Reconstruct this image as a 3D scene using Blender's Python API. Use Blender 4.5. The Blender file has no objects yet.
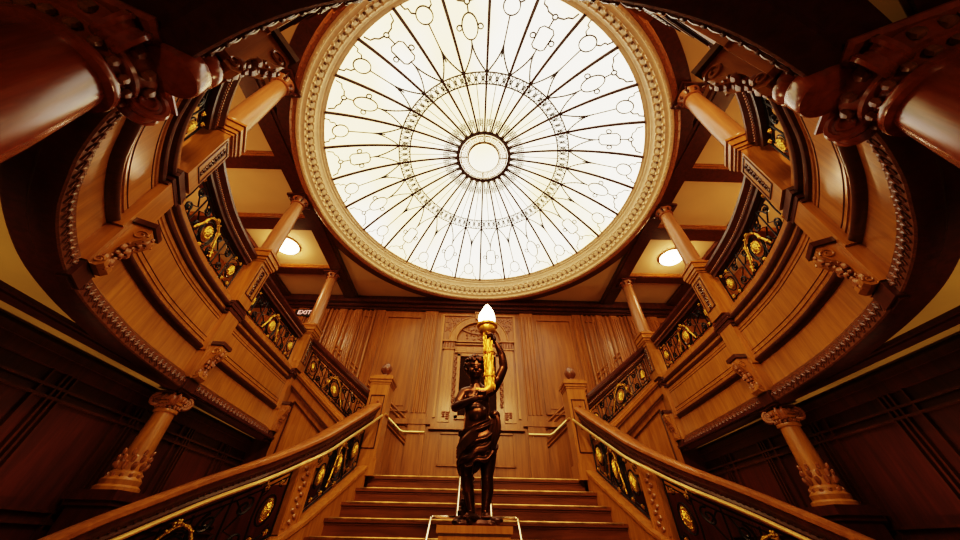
import bpy, bmesh, math, random
from mathutils import Vector, Matrix
random.seed(7)
pi=math.pi; sin=math.sin; cos=math.cos
Z0=1.2                       # the lens stands 1.2 m above the lower floor
scene=bpy.context.scene
COL=scene.collection

# ------------------------------------------------------------------ mesh builder
class MB:
    def __init__(s): s.v=[]; s.f=[]
    def add(s,vs,fs):
        o=len(s.v); s.v+= [tuple(p) for p in vs]; s.f+= [tuple(i+o for i in f) for f in fs]
    def box(s,c,d,B=None):
        c=Vector(c); hx,hy,hz=d[0]/2,d[1]/2,d[2]/2; B=B or Matrix.Identity(3)
        vs=[c+B@Vector((x*hx,y*hy,z*hz)) for x in(-1,1) for y in(-1,1) for z in(-1,1)]
        s.add(vs,[(0,1,3,2),(4,6,7,5),(0,4,5,1),(2,3,7,6),(0,2,6,4),(1,5,7,3)])
    def bbox(s,a,b): s.box([(a[i]+b[i])/2 for i in range(3)],[abs(b[i]-a[i]) for i in range(3)])
    def tube(s,P,r,seg=6,closed=False,flat=1.0):
        P=[Vector(p) for p in P]; n=len(P)
        if n<2: return
        R=r if isinstance(r,(list,tuple)) else [r]*n
        vs=[]; up=None
        for i,p in enumerate(P):
            a=P[(i-1)%n] if (closed or i>0) else p; b=P[(i+1)%n] if (closed or i<n-1) else p
            t=(b-a)
            if t.length<1e-9: t=Vector((0,0,1))
            t.normalize()
            if up is None:
                up=Vector((0,0,1)) if abs(t.z)<.9 else Vector((1,0,0))
            u=(up-t*up.dot(t))
            if u.length<1e-5: u=t.orthogonal()
            u.normalize(); w=t.cross(u); up=u
            for k in range(seg):
                a_=2*pi*k/seg; vs.append(p+u*cos(a_)*R[i]+w*sin(a_)*R[i]*flat)
        fs=[]
        m=n if closed else n-1
        for i in range(m):
            for k in range(seg):
                a0=i*seg+k; a1=i*seg+(k+1)%seg; j=(i+1)%n; fs.append((a0,a1,j*seg+(k+1)%seg,j*seg+k))
        if not closed: fs.append(tuple(range(seg-1,-1,-1))); fs.append(tuple((n-1)*seg+k for k in range(seg)))
        s.add(vs,fs)
    def lathe(s,prof,c=(0,0,0),seg=24,B=None,cap=True,sq=False,amp=None):
        c=Vector(c); B=B or Matrix.Identity(3); vs=[]
        if sq: seg=4
        for r,z in prof:
            for k in range(seg):
                a=2*pi*k/seg+(pi/4 if sq else 0); rr=r*(math.sqrt(2) if sq else 1)
                if amp: rr*=amp(a,z)
                vs.append(c+B@Vector((rr*cos(a),rr*sin(a),z)))
        fs=[]
        for i in range(len(prof)-1):
            for k in range(seg):
                fs.append((i*seg+k,i*seg+(k+1)%seg,(i+1)*seg+(k+1)%seg,(i+1)*seg+k))
        if cap: fs.append(tuple(range(seg-1,-1,-1))); fs.append(tuple((len(prof)-1)*seg+k for k in range(seg)))
        s.add(vs,fs)
    def ell(s,c,r,B=None,seg=8,rings=5):
        c=Vector(c); B=B or Matrix.Identity(3); vs=[c+B@Vector((0,0,-r[2]))]; fs=[]
        for i in range(1,rings):
            ph=-pi/2+pi*i/rings
            for k in range(seg):
                a=2*pi*k/seg; vs.append(c+B@Vector((r[0]*cos(ph)*cos(a),r[1]*cos(ph)*sin(a),r[2]*sin(ph))))
        vs.append(c+B@Vector((0,0,r[2])))
        for k in range(seg): fs.append((0,1+(k+1)%seg,1+k))
        for i in range(rings-2):
            for k in range(seg):
                a=1+i*seg+k; b=1+i*seg+(k+1)%seg; fs.append((a,b,b+seg,a+seg))
        l=len(vs)-1; o=1+(rings-2)*seg
        for k in range(seg): fs.append((o+k,o+(k+1)%seg,l))
        s.add(vs,fs)
    def sweep(s,fn,ss,prof,closed=False,caps=True):
        """fn(s,n,z)->point; prof list of (n,z)"""
        m=len(prof); vs=[]; fs=[]
        for t in ss:
            for n,z in prof: vs.append(fn(t,n,z))
        for i in range(len(ss)-1):
            for k in range(m if closed else m-1):
                a=i*m+k; b=i*m+(k+1)%m; fs.append((a,b,b+m,a+m))
        if closed and caps:
            fs.append(tuple(range(m))); fs.append(tuple((len(ss)-1)*m+k for k in range(m-1,-1,-1)))
        s.add(vs,fs)
    def prism(s,poly,fn,t0,t1):
        """poly in (a,b), fn(a,b,t)"""
        m=len(poly); vs=[fn(a,b,t0) for a,b in poly]+[fn(a,b,t1) for a,b in poly]
        fs=[tuple(range(m)),tuple(range(2*m-1,m-1,-1))]+[(k,k+m,(k+1)%m+m,(k+1)%m) for k in range(m)]
        s.add(vs,fs)
    def build(s,name,mat,parent=None,smooth=35,fixn=True):
        me=bpy.data.meshes.new(name); off=Vector((0,0,Z0))
        if parent is not None: off=off-parent['_o'] if False else Vector((0,0,Z0))-ORG[parent.name]
        me.from_pydata([Vector(p)+off for p in s.v],[],s.f); me.validate()
        if fixn:
            bm=bmesh.new(); bm.from_mesh(me); bmesh.ops.recalc_face_normals(bm,faces=bm.faces); bm.to_mesh(me); bm.free()
        if smooth:
            me.shade_smooth(); me.set_sharp_from_angle(angle=math.radians(smooth))
        me.materials.append(mat)
        o=bpy.data.objects.new(name,me); COL.objects.link(o)
        if parent is not None: o.parent=parent; ORG[o.name]=ORG[parent.name]
        else: ORG[o.name]=Vector((0,0,0))
        return o
ORG={}
def thing(name,label,cat,loc=(0,0,0),group=None):
    o=bpy.data.objects.new(name,None); COL.objects.link(o); o.empty_display_size=.1
    p=Vector(loc)+Vector((0,0,Z0)); o.location=p; ORG[o.name]=p
    o['label']=label; o['category']=cat
    if group: o['group']=group
    return o
def tag(o,label,cat,group=None):
    o['label']=label; o['category']=cat
    if group: o['group']=group
    return o
def struct(name,mb,mat,label=None,cat=None,smooth=35):
    o=mb.build(name,mat,None,smooth); o['kind']='structure'
    if label: o['label']=label; o['category']=cat or name.split('_')[0]
    return o

# ------------------------------------------------------------------ materials
def newmat(name):
    m=bpy.data.materials.new(name); m.use_nodes=True; nt=m.node_tree; b=nt.nodes['Principled BSDF']; return m,nt,b
def wood(name,c1,c2,rough=.35,scale=(9,9,.9),coat=.25,bump=.08):
    m,nt,b=newmat(name); N=nt.nodes; L=nt.links
    tc=N.new('ShaderNodeTexCoord'); mp=N.new('ShaderNodeMapping'); mp.inputs['Scale'].default_value=scale
    n1=N.new('ShaderNodeTexNoise'); n1.inputs['Scale'].default_value=2.2; n1.inputs['Detail'].default_value=6; n1.inputs['Roughness'].default_value=.65; n1.inputs['Distortion'].default_value=.6
    n2=N.new('ShaderNodeTexNoise'); n2.inputs['Scale'].default_value=.7; n2.inputs['Detail'].default_value=2
    cr=N.new('ShaderNodeValToRGB'); cr.color_ramp.elements[0].position=.32; cr.color_ramp.elements[1].position=.68
    cr.color_ramp.elements[0].color=(*c2,1); cr.color_ramp.elements[1].color=(*c1,1)
    mx=N.new('ShaderNodeMixRGB'); mx.blend_type='MULTIPLY'; mx.inputs[0].default_value=.45
    cr2=N.new('ShaderNodeValToRGB'); cr2.color_ramp.elements[0].color=(.55,.5,.5,1); cr2.color_ramp.elements[1].color=(1.15,1.1,1.05,1)
    L.new(tc.outputs['Object'],mp.inputs[0]); L.new(mp.outputs[0],n1.inputs[0]); L.new(tc.outputs['Object'],n2.inputs[0])
    L.new(n1.outputs[0],cr.inputs[0]); L.new(n2.outputs[0],cr2.inputs[0]); L.new(cr.outputs[0],mx.inputs[1]); L.new(cr2.outputs[0],mx.inputs[2])
    L.new(mx.outputs[0],b.inputs['Base Color'])
    b.inputs['Roughness'].default_value=rough; b.inputs['Coat Weight'].default_value=coat; b.inputs['Coat Roughness'].default_value=.2
    bp=N.new('ShaderNodeBump'); bp.inputs['Strength'].default_value=bump; bp.inputs['Distance'].default_value=.01
    L.new(n1.outputs[0],bp.inputs['Height']); L.new(bp.outputs[0],b.inputs['Normal'])
    return m
def plain(name,c,rough=.5,metal=0,noise=0,nscale=20,emit=None,es=0,bump=0):
    m,nt,b=newmat(name); N=nt.nodes; L=nt.links
    b.inputs['Base Color'].default_value=(*c,1); b.inputs['Roughness'].default_value=rough; b.inputs['Metallic'].default_value=metal
    tc=N.new('ShaderNodeTexCoord'); n=N.new('ShaderNodeTexNoise'); n.inputs['Scale'].default_value=nscale; n.inputs['Detail'].default_value=4
    L.new(tc.outputs['Object'],n.inputs[0])
    cr=N.new('ShaderNodeValToRGB'); k=1-noise
    cr.color_ramp.elements[0].position=.35; cr.color_ramp.elements[1].position=.65
    cr.color_ramp.elements[0].color=(c[0]*k,c[1]*k,c[2]*k,1); cr.color_ramp.elements[1].color=(*c,1)
    L.new(n.outputs[0],cr.inputs[0]); L.new(cr.outputs[0],b.inputs['Base Color'])
    if bump:
        bp=N.new('ShaderNodeBump'); bp.inputs['Strength'].default_value=bump; bp.inputs['Distance'].default_value=.01
        L.new(n.outputs[0],bp.inputs['Height']); L.new(bp.outputs[0],b.inputs['Normal'])
    if emit: b.inputs['Emission Color'].default_value=(*emit,1); b.inputs['Emission Strength'].default_value=es
    return m
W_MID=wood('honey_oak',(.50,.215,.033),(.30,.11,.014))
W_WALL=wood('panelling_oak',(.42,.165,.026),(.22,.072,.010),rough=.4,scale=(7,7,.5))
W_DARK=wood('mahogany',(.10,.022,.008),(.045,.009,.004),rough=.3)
W_DEEP=wood('shadow_mahogany',(.10,.016,.006),(.045,.006,.003),rough=.45,coat=.1)  # mahogany with the dim lower hall's shade put into its colour
W_RAIL=wood('handrail_wood',(.42,.17,.035),(.25,.085,.017),rough=.3,coat=.25,scale=(6,6,6))
W_COLUMN=wood('column_wood',(.42,.20,.085),(.30,.135,.05),rough=.32,coat=.25,scale=(8,8,.8))
W_BIG=wood('polished_mahogany',(.40,.085,.016),(.22,.04,.009),rough=.22,coat=.7,scale=(8,8,.8))
W_CARVE=wood('carved_oak',(.42,.165,.05),(.20,.06,.016),rough=.35,scale=(14,14,14),bump=.2)
W_LEAF=wood('dark_carved_leaf',(.26,.09,.028),(.09,.025,.009),rough=.38,scale=(22,22,22),bump=.3,coat=.3)
W_STEP=wood('tread_oak',(.24,.075,.017),(.12,.034,.008),rough=.3,scale=(.8,9,9))
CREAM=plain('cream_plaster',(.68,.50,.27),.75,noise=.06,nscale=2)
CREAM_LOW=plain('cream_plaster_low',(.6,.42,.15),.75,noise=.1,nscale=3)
RING=plain('gilded_cream_plaster',(.84,.66,.44),.5,noise=.12,nscale=14,bump=.1)
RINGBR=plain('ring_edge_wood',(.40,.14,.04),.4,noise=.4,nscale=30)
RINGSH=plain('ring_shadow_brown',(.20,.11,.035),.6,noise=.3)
GOLD=plain('gilt',(.80,.48,.09),.36,1,noise=.35,nscale=60,bump=.5)
TORCHGOLD=plain('torch_gilt',(.95,.52,.08),.42,.7,noise=.3,nscale=25,bump=.3)
IRON=plain('black_iron',(.012,.009,.011),.35,.6,noise=.3,nscale=40)
BRONZE=plain('dark_bronze',(.13,.048,.024),.3,.85,noise=.5,nscale=9,bump=.15)
BRASS=plain('polished_brass',(1,.74,.30),.3,.8,noise=.15,nscale=12)
NICKEL=plain('bright_rail_metal',(.98,.85,.6),.12,1,noise=.05,nscale=10)
LEAD=plain('bronze_cames',(.085,.035,.018),.5,.3,noise=.2)
LEADTHIN=plain('thin_cames',(.09,.06,.045),.5,.3,noise=.2)
FRET=plain('gilt_fretwork',(.42,.24,.08),.5,.2,noise=.3)
def nosing_old():
    m,nt,b=newmat('brass_nosing'); N=nt.nodes; L=nt.links
    tc=N.new('ShaderNodeTexCoord'); mp=N.new('ShaderNodeMapping'); mp.inputs['Scale'].default_value=(1,.01,.01)
    v=N.new('ShaderNodeTexNoise'); v.inputs['Scale'].default_value=9; v.inputs['Detail'].default_value=3
    cr=N.new('ShaderNodeValToRGB'); cr.color_ramp.elements[0].position=.4; cr.color_ramp.elements[1].position=.62
    cr.color_ramp.elements[0].color=(.22,.085,.02,1); cr.color_ramp.elements[1].color=(.85,.5,.17,1)
    L.new(tc.outputs['Object'],mp.inputs[0]); L.new(mp.outputs[0],v.inputs[0]); L.new(v.outputs[0],cr.inputs[0]); L.new(cr.outputs[0],b.inputs['Base Color'])
    b.inputs['Metallic'].default_value=.9; b.inputs['Roughness'].default_value=.25
    return m
NOSE=plain('brass_nosing',(.75,.40,.13),.3,.9,noise=.55,nscale=7)
def glassmat():
    m,nt,b=newmat('backlit_opal_glass'); N=nt.nodes; L=nt.links
    tc=N.new('ShaderNodeTexCoord'); n=N.new('ShaderNodeTexNoise'); n.inputs['Scale'].default_value=.55; n.inputs['Detail'].default_value=1.5
    cr=N.new('ShaderNodeValToRGB'); cr.color_ramp.elements[0].position=.42; cr.color_ramp.elements[1].position=.58
    cr.color_ramp.elements[0].color=(1.0,.78,.40,1); cr.color_ramp.elements[1].color=(1,.92,.74,1)
    L.new(tc.outputs['Object'],n.inputs[0]); L.new(n.outputs[0],cr.inputs[0])
    b.inputs['Base Color'].default_value=(.8,.75,.62,1); b.inputs['Roughness'].default_value=.4
    L.new(cr.outputs[0],b.inputs['Emission Color']); b.inputs['Emission Strength'].default_value=2.9
    return m
GLASS=glassmat()
LAMPGLASS=plain('lit_lamp_glass',(.9,.85,.75),.4,emit=(1,.86,.62),es=14)
FLAME=plain('lit_torch_glass',(.9,.85,.75),.4,emit=(1,.82,.5),es=16)
SIGNBLK=plain('sign_black',(.02,.015,.015),.5)
SIGNTXT=plain('lit_sign_letters',(.9,.6,.55),.5,emit=(1,.5,.42),es=.9)
BLACK=plain('clock_recess_dark',(.035,.012,.005),.95,noise=.3)
BLACK.node_tree.nodes['Principled BSDF'].inputs['Specular IOR Level'].default_value=.1

# ------------------------------------------------------------------ paths
def catmull(P,closed=False,k=8):
    out=[]; n=len(P)
    for i in range(n-1):
        p0=P[max(i-1,0)];p1=P[i];p2=P[i+1];p3=P[min(i+2,n-1)]
        for j in range(k):
            t=j/k
            out.append(tuple(.5*((2*p1[d])+(-p0[d]+p2[d])*t+(2*p0[d]-5*p1[d]+4*p2[d]-p3[d])*t*t+(-p0[d]+3*p1[d]-3*p2[d]+p3[d])*t**3) for d in range(len(p1))))
    out.append(tuple(P[-1])); return out
class Path:
    """plan curve; frame: +n towards `side` of travel"""
    def __init__(s,pts,flip=1):
        s.p=[Vector(q) for q in pts]; s.flip=flip; s.a=[0]
        for i in range(1,len(s.p)): s.a.append(s.a[-1]+(s.p[i]-s.p[i-1]).length)
        s.L=s.a[-1]
    def at(s,t):
        t2=min(max(t,0),s.L); import bisect
        i=min(max(bisect.bisect_right(s.a,t2)-1,0),len(s.p)-2)
        f=(t2-s.a[i])/(s.a[i+1]-s.a[i]); q=s.p[i].lerp(s.p[i+1],f)
        d=s.p[i+1]-s.p[i]
        j=i+1 if f>.5 else i-1
        if 0<=j<len(s.p)-1:
            w=abs(f-.5); d=(d.normalized()*(1-w)+(s.p[j+1]-s.p[j]).normalized()*w)
        d.normalize(); q=q+d*(t-t2)
        return q,d
    def fn(s,t,n,z):
        q,d=s.at(t); nn=Vector((d.y,-d.x))*s.flip
        return Vector((q.x+nn.x*n,q.y+nn.y*n,z))
    def frame(s,t):
        q,d=s.at(t); nn=Vector((d.y,-d.x))*s.flip
        return Matrix(((d.x,nn.x,0),(d.y,nn.y,0),(0,0,1)))   # cols: tangent, normal, up
    def nearest(s,x,y):
        b=min(range(400),key=lambda i:(s.at(s.L*i/399)[0]-Vector((x,y))).length); return s.L*b/399
    def rng(s,a,b,ds=.06):
        n=max(2,int(abs(b-a)/ds)+1); return [a+(b-a)*i/(n-1) for i in range(n)]
WELL=[(0,.145),(-.29,.152),(-.52,.178),(-.71,.215),(-.9,.27),(-1.14,.36),(-1.4,.47),(-1.64,.585),(-1.91,.755),(-2.1,.9),(-2.33,1.09),(-2.57,1.34),(-2.79,1.62),(-2.95,1.9),(-3.08,2.2),(-3.26,2.75),(-3.38,3.45),(-3.44,4.2),(-3.46,4.8),(-3.475,5.4),(-3.48,5.9)]
def wellpath(sx):
    c=catmull(WELL,k=6)
    return Path([(sx*-p[0],p[1]) for p in c],flip=(1 if sx<0 else -1))
WP={-1:wellpath(-1),1:wellpath(1)}
side={-1:'left',1:'right'}
POSTS={'D':(-1.19,.40),'A':(-2.84,1.70),'B':(-3.43,3.71),'C':(-3.48,5.86)}
CAPZ=3.43; SHELF=2.5; RAILB=3.08; RAILT=3.32

# ------------------------------------------------------------------ ironwork balustrade panel
def spiral(cx,cy,r,turns,dirn,a0,seg=9):
    n=int(seg*turns*1.6)+2
    return [(cx+r*(1-.82*i/n)*cos(a0+dirn*2*pi*turns*i/n),cy+r*(1-.82*i/n)*sin(a0+dirn*2*pi*turns*i/n)) for i in range(n+1)]
def leaf_clump(mb,f,u,v,r,k=5):
    for i in range(k):
        a=2*pi*i/k+.4; mb.ell(f(u+cos(a)*r*.62,v+sin(a)*r*.62,.018),(r*.48,r*.48,r*.48),seg=6,rings=4)
    mb.ell(f(u,v,.03),(r*.45,)*3,seg=6,rings=4)
def oval_medal(mb,f,u,v,a,b):
    # bossed oval disc
    rings=[(1,0.0),(1,.012),(.86,.022),(.7,.018),(.45,.03),(.0001,.036)]; seg=20; vs=[];fs=[]
    for q,h in rings:
        for k in range(seg):
            t=2*pi*k/seg; vs.append(f(u+a*q*cos(t),v+b*q*sin(t),h+(.006 if (k%2 and .3<q<.9) else 0)))
    for i in range(len(rings)-1):
        for k in range(seg): fs.append((i*seg+k,i*seg+(k+1)%seg,(i+1)*seg+(k+1)%seg,(i+1)*seg+k))
    fs.append(tuple(range(seg-1,-1,-1))); mb.add(vs,fs)
    for k in range(12):
        t=2*pi*k/12; mb.ell(f(u+a*.78*cos(t),v+b*.78*sin(t),.022),(.012,.012,.012),seg=5,rings=3)
def ironpanel(parent,f,L,h,layout='full',tr=.010):
    """f(u,v,n)->world ; black scrollwork with gilt medallions"""
    mb=MB(); T=lambda pts,r=tr,n=0.0,closed=False: mb.tube([f(u,v,n) for u,v in pts],r,5,closed)
    e=.018
    nb=max(3,int(L/.1))
    T([(e+(L-2*e)*i/nb,e) for i in range(nb+1)],.010); T([(e+(L-2*e)*i/nb,h-e) for i in range(nb+1)],.010)
    T([(e+(L-2*e)*i/nb,e+.05) for i in range(nb+1)],.008); T([(e+(L-2*e)*i/nb,h-e-.05) for i in range(nb+1)],.008)
    T([(e,e),(e,h/2),(e,h-e)],.010); T([(L-e,e),(L-e,h/2),(L-e,h-e)],.010)
    oval=lambda u,v,a,b,n=22:[(u+a*cos(2*pi*i/n),v+b*sin(2*pi*i/n)) for i in range(n)]
    if layout=='full': ends=[.17,L-.17]; mids=[L/2]
    elif layout=='low': ends=[.17]; mids=[L/2,]
    ends=[.16,L-.16]; mids=[L/2]; gk=min(1,L/1.6)
    if L>2.0: mids=[L*.33,L*.67]; 
    for u in mids:
        T(oval(u,h*.47,.115*gk,h*.27),.011,0,True); T(oval(u,h*.47,.145*gk,h*.33),.009,0,True)
    for u in ends:
        T(oval(u,h*.5,.075,h*.21),.009,0,True)
    # fields between ovals filled with C-scrolls
    marks=sorted(ends+mids)
    for a,b in zip(marks[:-1],marks[1:]):
        c=(a+b)/2; w=(b-a)/2-.10
        if w<.05: w=.05
        r=min(w*.9,h*.2)
        for sv,d in ((.27,1),(.73,-1)):
            for sd in (-1,1):
                T(spiral(c+sd*w*.52,h*sv,r*.62,1.5,d*sd,pi/2*(1 if sv>.5 else -1)),.0115)
        for sd in (-1,1):
            T([(c+sd*w*.15,h*.1),(c+sd*w*.5,h*.35),(c+sd*w*.12,h*.5),(c+sd*w*.5,h*.65),(c+sd*w*.15,h*.9)],.0095)
            T([(c+sd*(w*1.02),h*.08),(c+sd*(w*.95),h*.5),(c+sd*(w*1.02),h*.92)],.0095)
        T([(c,e),(c,h-e)],.0095)
    for u in ends:
        for sd in(-1,1):
            T(spiral(u+sd*.085,h*.15,.045,1.2,sd,pi/2),.006); T(spiral(u+sd*.085,h*.85,.045,1.2,-sd,-pi/2),.006)
    mb.build('scrollwork',IRON,parent)
    for u in mids:
        m=MB(); oval_medal(m,f,u,h*.47,.072*gk,h*.19); m.build('medallion',GOLD,parent)
        # leafy swag arching over the medallion
        g=MB(); pts=[]
        for i in range(17):
            t=i/16; x=(t-.5)*2; A_=x*2.35; pts.append((u+.165*gk*sin(A_)+.13*gk*max(0,abs(x)-.66)/.34*(1 if x>0 else -1), h*(.44+.42*cos(A_))))
        R=[(.008+.011*abs(sin(i*1.3)))*(.5+.5*gk) for i in range(17)]
        g.tube([f(a,b,.02) for a,b in pts],R,6)
        for i in range(1,17,2):
            a,b=pts[i]; g.ell(f(a+.012,b+.012,.03),(.014,.014,.014),seg=6,rings=4); g.ell(f(a-.012,b-.008,.026),(.013,.013,.013),seg=6,rings=4)
        leaf_clump(g,f,u,h*.9,.034,6)
        g.build('garland',GOLD,parent)
        m=MB(); leaf_clump(m,f,u,h*.08,.028,5); m.build('rosette',GOLD,parent)
    for u in ends:
        m=MB(); oval_medal(m,f,u,h*.5,.055,h*.165); m.build('medallion',GOLD,parent)
        for du,v in ((-.07,.13),(.07,.16),(-.06,.85),(.075,.88)):
            m=MB(); leaf_clump(m,f,u+du,h*v,.024,5); m.build('rosette',GOLD,parent)

def railing(name,label,path,s0,s1,zb,slope=0,vertical_h=RAILB-SHELF-.08,zref=None,group='iron balustrades of the staircase and galleries',noff=.10):
    """balustrade section along path between s0,s1, base height zb at s0, rising by slope per metre"""
    F=lambda s,n,z:path.fn(s,n-noff,z+slope*(s-s0))
    q=path.fn((s0+s1)/2,0,0)
    t=thing(name,label,'balustrade',(q.x,q.y,zb+slope*(s1-s0)/2),group)
    ss=path.rng(s0,s1)
    mb=MB(); mb.sweep(F,ss,[(-.07,zb),(.075,zb),(.075,zb+.03),(.05,zb+.045),(.05,zb+.075),(-.05,zb+.075),(-.07,zb+.05)],closed=True)
    mb.build('bottom_rail',W_MID,t)
    z0=zb+.08; z1=z0+vertical_h
    ironpanel(t,lambda u,v,n:F(s0+u,n,z0+v),s1-s0,vertical_h)
    mb=MB()
    mb.sweep(F,ss,[(-.05,z1),(.05,z1),(.055,z1+.03),(.075,z1+.05),(.075,z1+.085),(.06,z1+.10),(.085,z1+.135),(.105,z1+.16),(.105,z1+.20),(.07,z1+.235),(-.07,z1+.235),(-.09,z1+.2),(-.09,z1+.16),(-.05,z1+.1)],closed=True)
    mb.build('top_rail',W_DARK,t)
    mb=MB(); s=s0+.02
    while s<s1-.02:
        mb.ell(F(s,.082,z1+.068),(.012,.012,.014),seg=5,rings=3); s+=.035
    mb.build('bead_moulding',W_CARVE,t)
    return t

# ------------------------------------------------------------------ gallery fronts
def carved_band(mb,F,s0,s1,zc,n0,w=.055,step=.042):
    s=s0; i=0
    while s<s1:
        fl=1 if i%2 else -1; q0=[F(s+step*.9*u,n0+.003,zc+fl*(w*.75*(1-u)-w*.42)) for u in (0,.3,.6,.9,1.2)]
        mb.tube(q0,[.004,.009,.011,.008,.003],5)
        q1=[F(s+step*(.2+.7*u),n0+.002,zc-fl*w*(.2+.55*sin(u*2.4))) for u in (0,.3,.6,.9)]
        mb.tube(q1,[.004,.007,.007,.003],5)
        mb.ell(F(s+step*.55,n0+.006,zc+.006*fl),(.010,.010,.010),seg=6,rings=4)
        s+=step; i+=1
def gallery(sx):
    P=WP[sx]; q={k:P.nearest(-sx*-1*abs(v[0]) if False else sx*abs(v[0]),v[1]) for k,v in POSTS.items()}
    return q
PS={sx:gallery(sx) for sx in(-1,1)}

def bracket(parent,P,s,z0,z1,n0=.06,w=.17,proj=.17):
    """scrolled console with acanthus leaf"""
    B=P.frame(s); O=P.fn(s,0,0)
    g=lambda t,n,z:O+B@Vector((t,n,z))
    h=z1-z0
    prof=[(0,0),(.35,.0),(.52,.07),(.5,.18),(.36,.26),(.38,.4),(.55,.56),(.85,.7),(1.0,.8),(1.0,.93),(.9,1),(0,1)]
    mb=MB(); mb.prism([(n0+a*proj,z0+b*h) for a,b in prof],lambda n,z,t:g(t,n,z),-w/2,w/2)
    for sd in(-1,1):
        mb.tube([g(sd*(w/2+.004),n0+proj*.72+.045*cos(a*.6)*(1-a/20),z1-.085+.045*sin(a*.6)*(1-a/20)) for a in range(14)],.008,5)
        mb.tube([g(sd*(w/2+.004),n0+proj*.27+.03*cos(a*.6)*(1-a/20),z0+.05+.03*sin(a*.6)*(1-a/20)) for a in range(14)],.007,5)
    o=mb.build('carved_bracket',W_MID,parent)
    lf=MB()
    for i in range(9):
        f=i/8; zz=z0+h*(.1+.78*f); nn=n0+proj*(.34+.62*f**1.8)+.012
        for sd in(-1,0,1):
            r=.028-.006*abs(sd)+.01*sin(i*2.1)
            lf.ell(g(sd*(.05+.015*sin(i*1.7)),nn-.012*abs(sd),zz),(r*.8,r*.8,r),seg=6,rings=4)
    lf.build('acanthus_leaf',W_CARVE,o)
    cp=MB(); cp.box(g(0,n0+proj*.5+.0,z1+.02),(w+.05,proj*1.12,.045),B); cp.build('bracket_cap',W_DARK,o)

def gallery_post(sx,k,G):
    P=WP[sx]; s=PS[sx][k]; B=P.frame(s); O=P.fn(s,0,0); S=side[sx]
    g=lambda t,n,z:O+B@Vector((t,n,z))
    nm={'D':'above the big foreground column','A':'under the nearest upper column','B':'above the squat lower-hall column','C':'at the head of the side flight'}[k]
    t=thing('gallery_post',f'square oak post on {S} gallery, {nm}','post',tuple(g(0,-.03,2.5)),'square gallery posts with carved drops')
    wd=.15
    mb=MB()
    # pilaster strip over the fascia and post through the balustrade
    mb.box(g(0,.015,1.62),(.23,.11,.36),B)
    mb.box(g(0,.02,2.08),(.27,.09,.62),B)
    mb.build('pilaster',W_MID,G,smooth=0)
    mb=MB(); mb.box(g(0,-.03,2.87),(.27,.24,.74),B)
    pr=[(.155,.0)]
    mb.build('shaft',W_MID,t,smooth=0)
    fr=MB()
    for a,b,c,d in ((-.10,2.68,.012,.62),(.10,2.68,.012,.62)):
        fr.box(g(a,.091,2.90),(.014,.014,.5),B)
    fr.box(g(0,.091,3.15),(.21,.014,.014),B); fr.box(g(0,.091,2.65),(.21,.014,.014),B)
    fr.build('panel_bead',W_DARK,t,smooth=0)
    cv=MB()
    for i in range(9):
        zz=3.10-.052*i; r=.026*(1-.5*i/9)+.006*(i%2)
        cv.ell(g(0,.092,zz),(r,.018,.02),B,6,4)
        for sd in(-1,1): cv.ell(g(sd*(.034-.002*i),.09,zz-.012),(r*.55,.014,.026),B,6,4)
    cv.build('carved_drop',W_DARK,t)
    sh=MB()
    for z,w,d,h in ((2.30,.31,.12,.03),(2.345,.33,.14,.04),(2.40,.36,.17,.04),(2.455,.345,.15,.04)):
        sh.box(g(0,.0,z),(w,d,h),B)
    sh.build('plinth_moulding',W_DARK,G,smooth=0)
    cp=MB()
    for z,w,h in ((3.355,.335,.03),(3.395,.37,.045),(3.45,.41,.05),(3.505,.38,.035),(3.54,.42,.03)):
        cp.box(g(0,-.03,z-.12),(w*.86,w*.84,h),B)
    cp.build('cap',W_MID if k!='A' else W_MID,t,smooth=0)
    bracket(G,P,s,1.44,1.86,n0=.05,w=.15,proj=.15)
    dr=MB()
    if k=='D': dr.lathe([(.06,1.27),(.085,1.275),(.09,1.29),(.09,1.36),(.08,1.375),(.095,1.40),(.095,1.43)],g(.02,.03,0),24); dr.build('foot_block',W_BIG,G)
    else: dr.box(g(0,.03,1.375),(.20,.07,.12),B); dr.box(g(0,.02,1.31),(.16,.05,.03),B); dr.build('foot_block',W_DARK,G,smooth=0)
    return t

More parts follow.
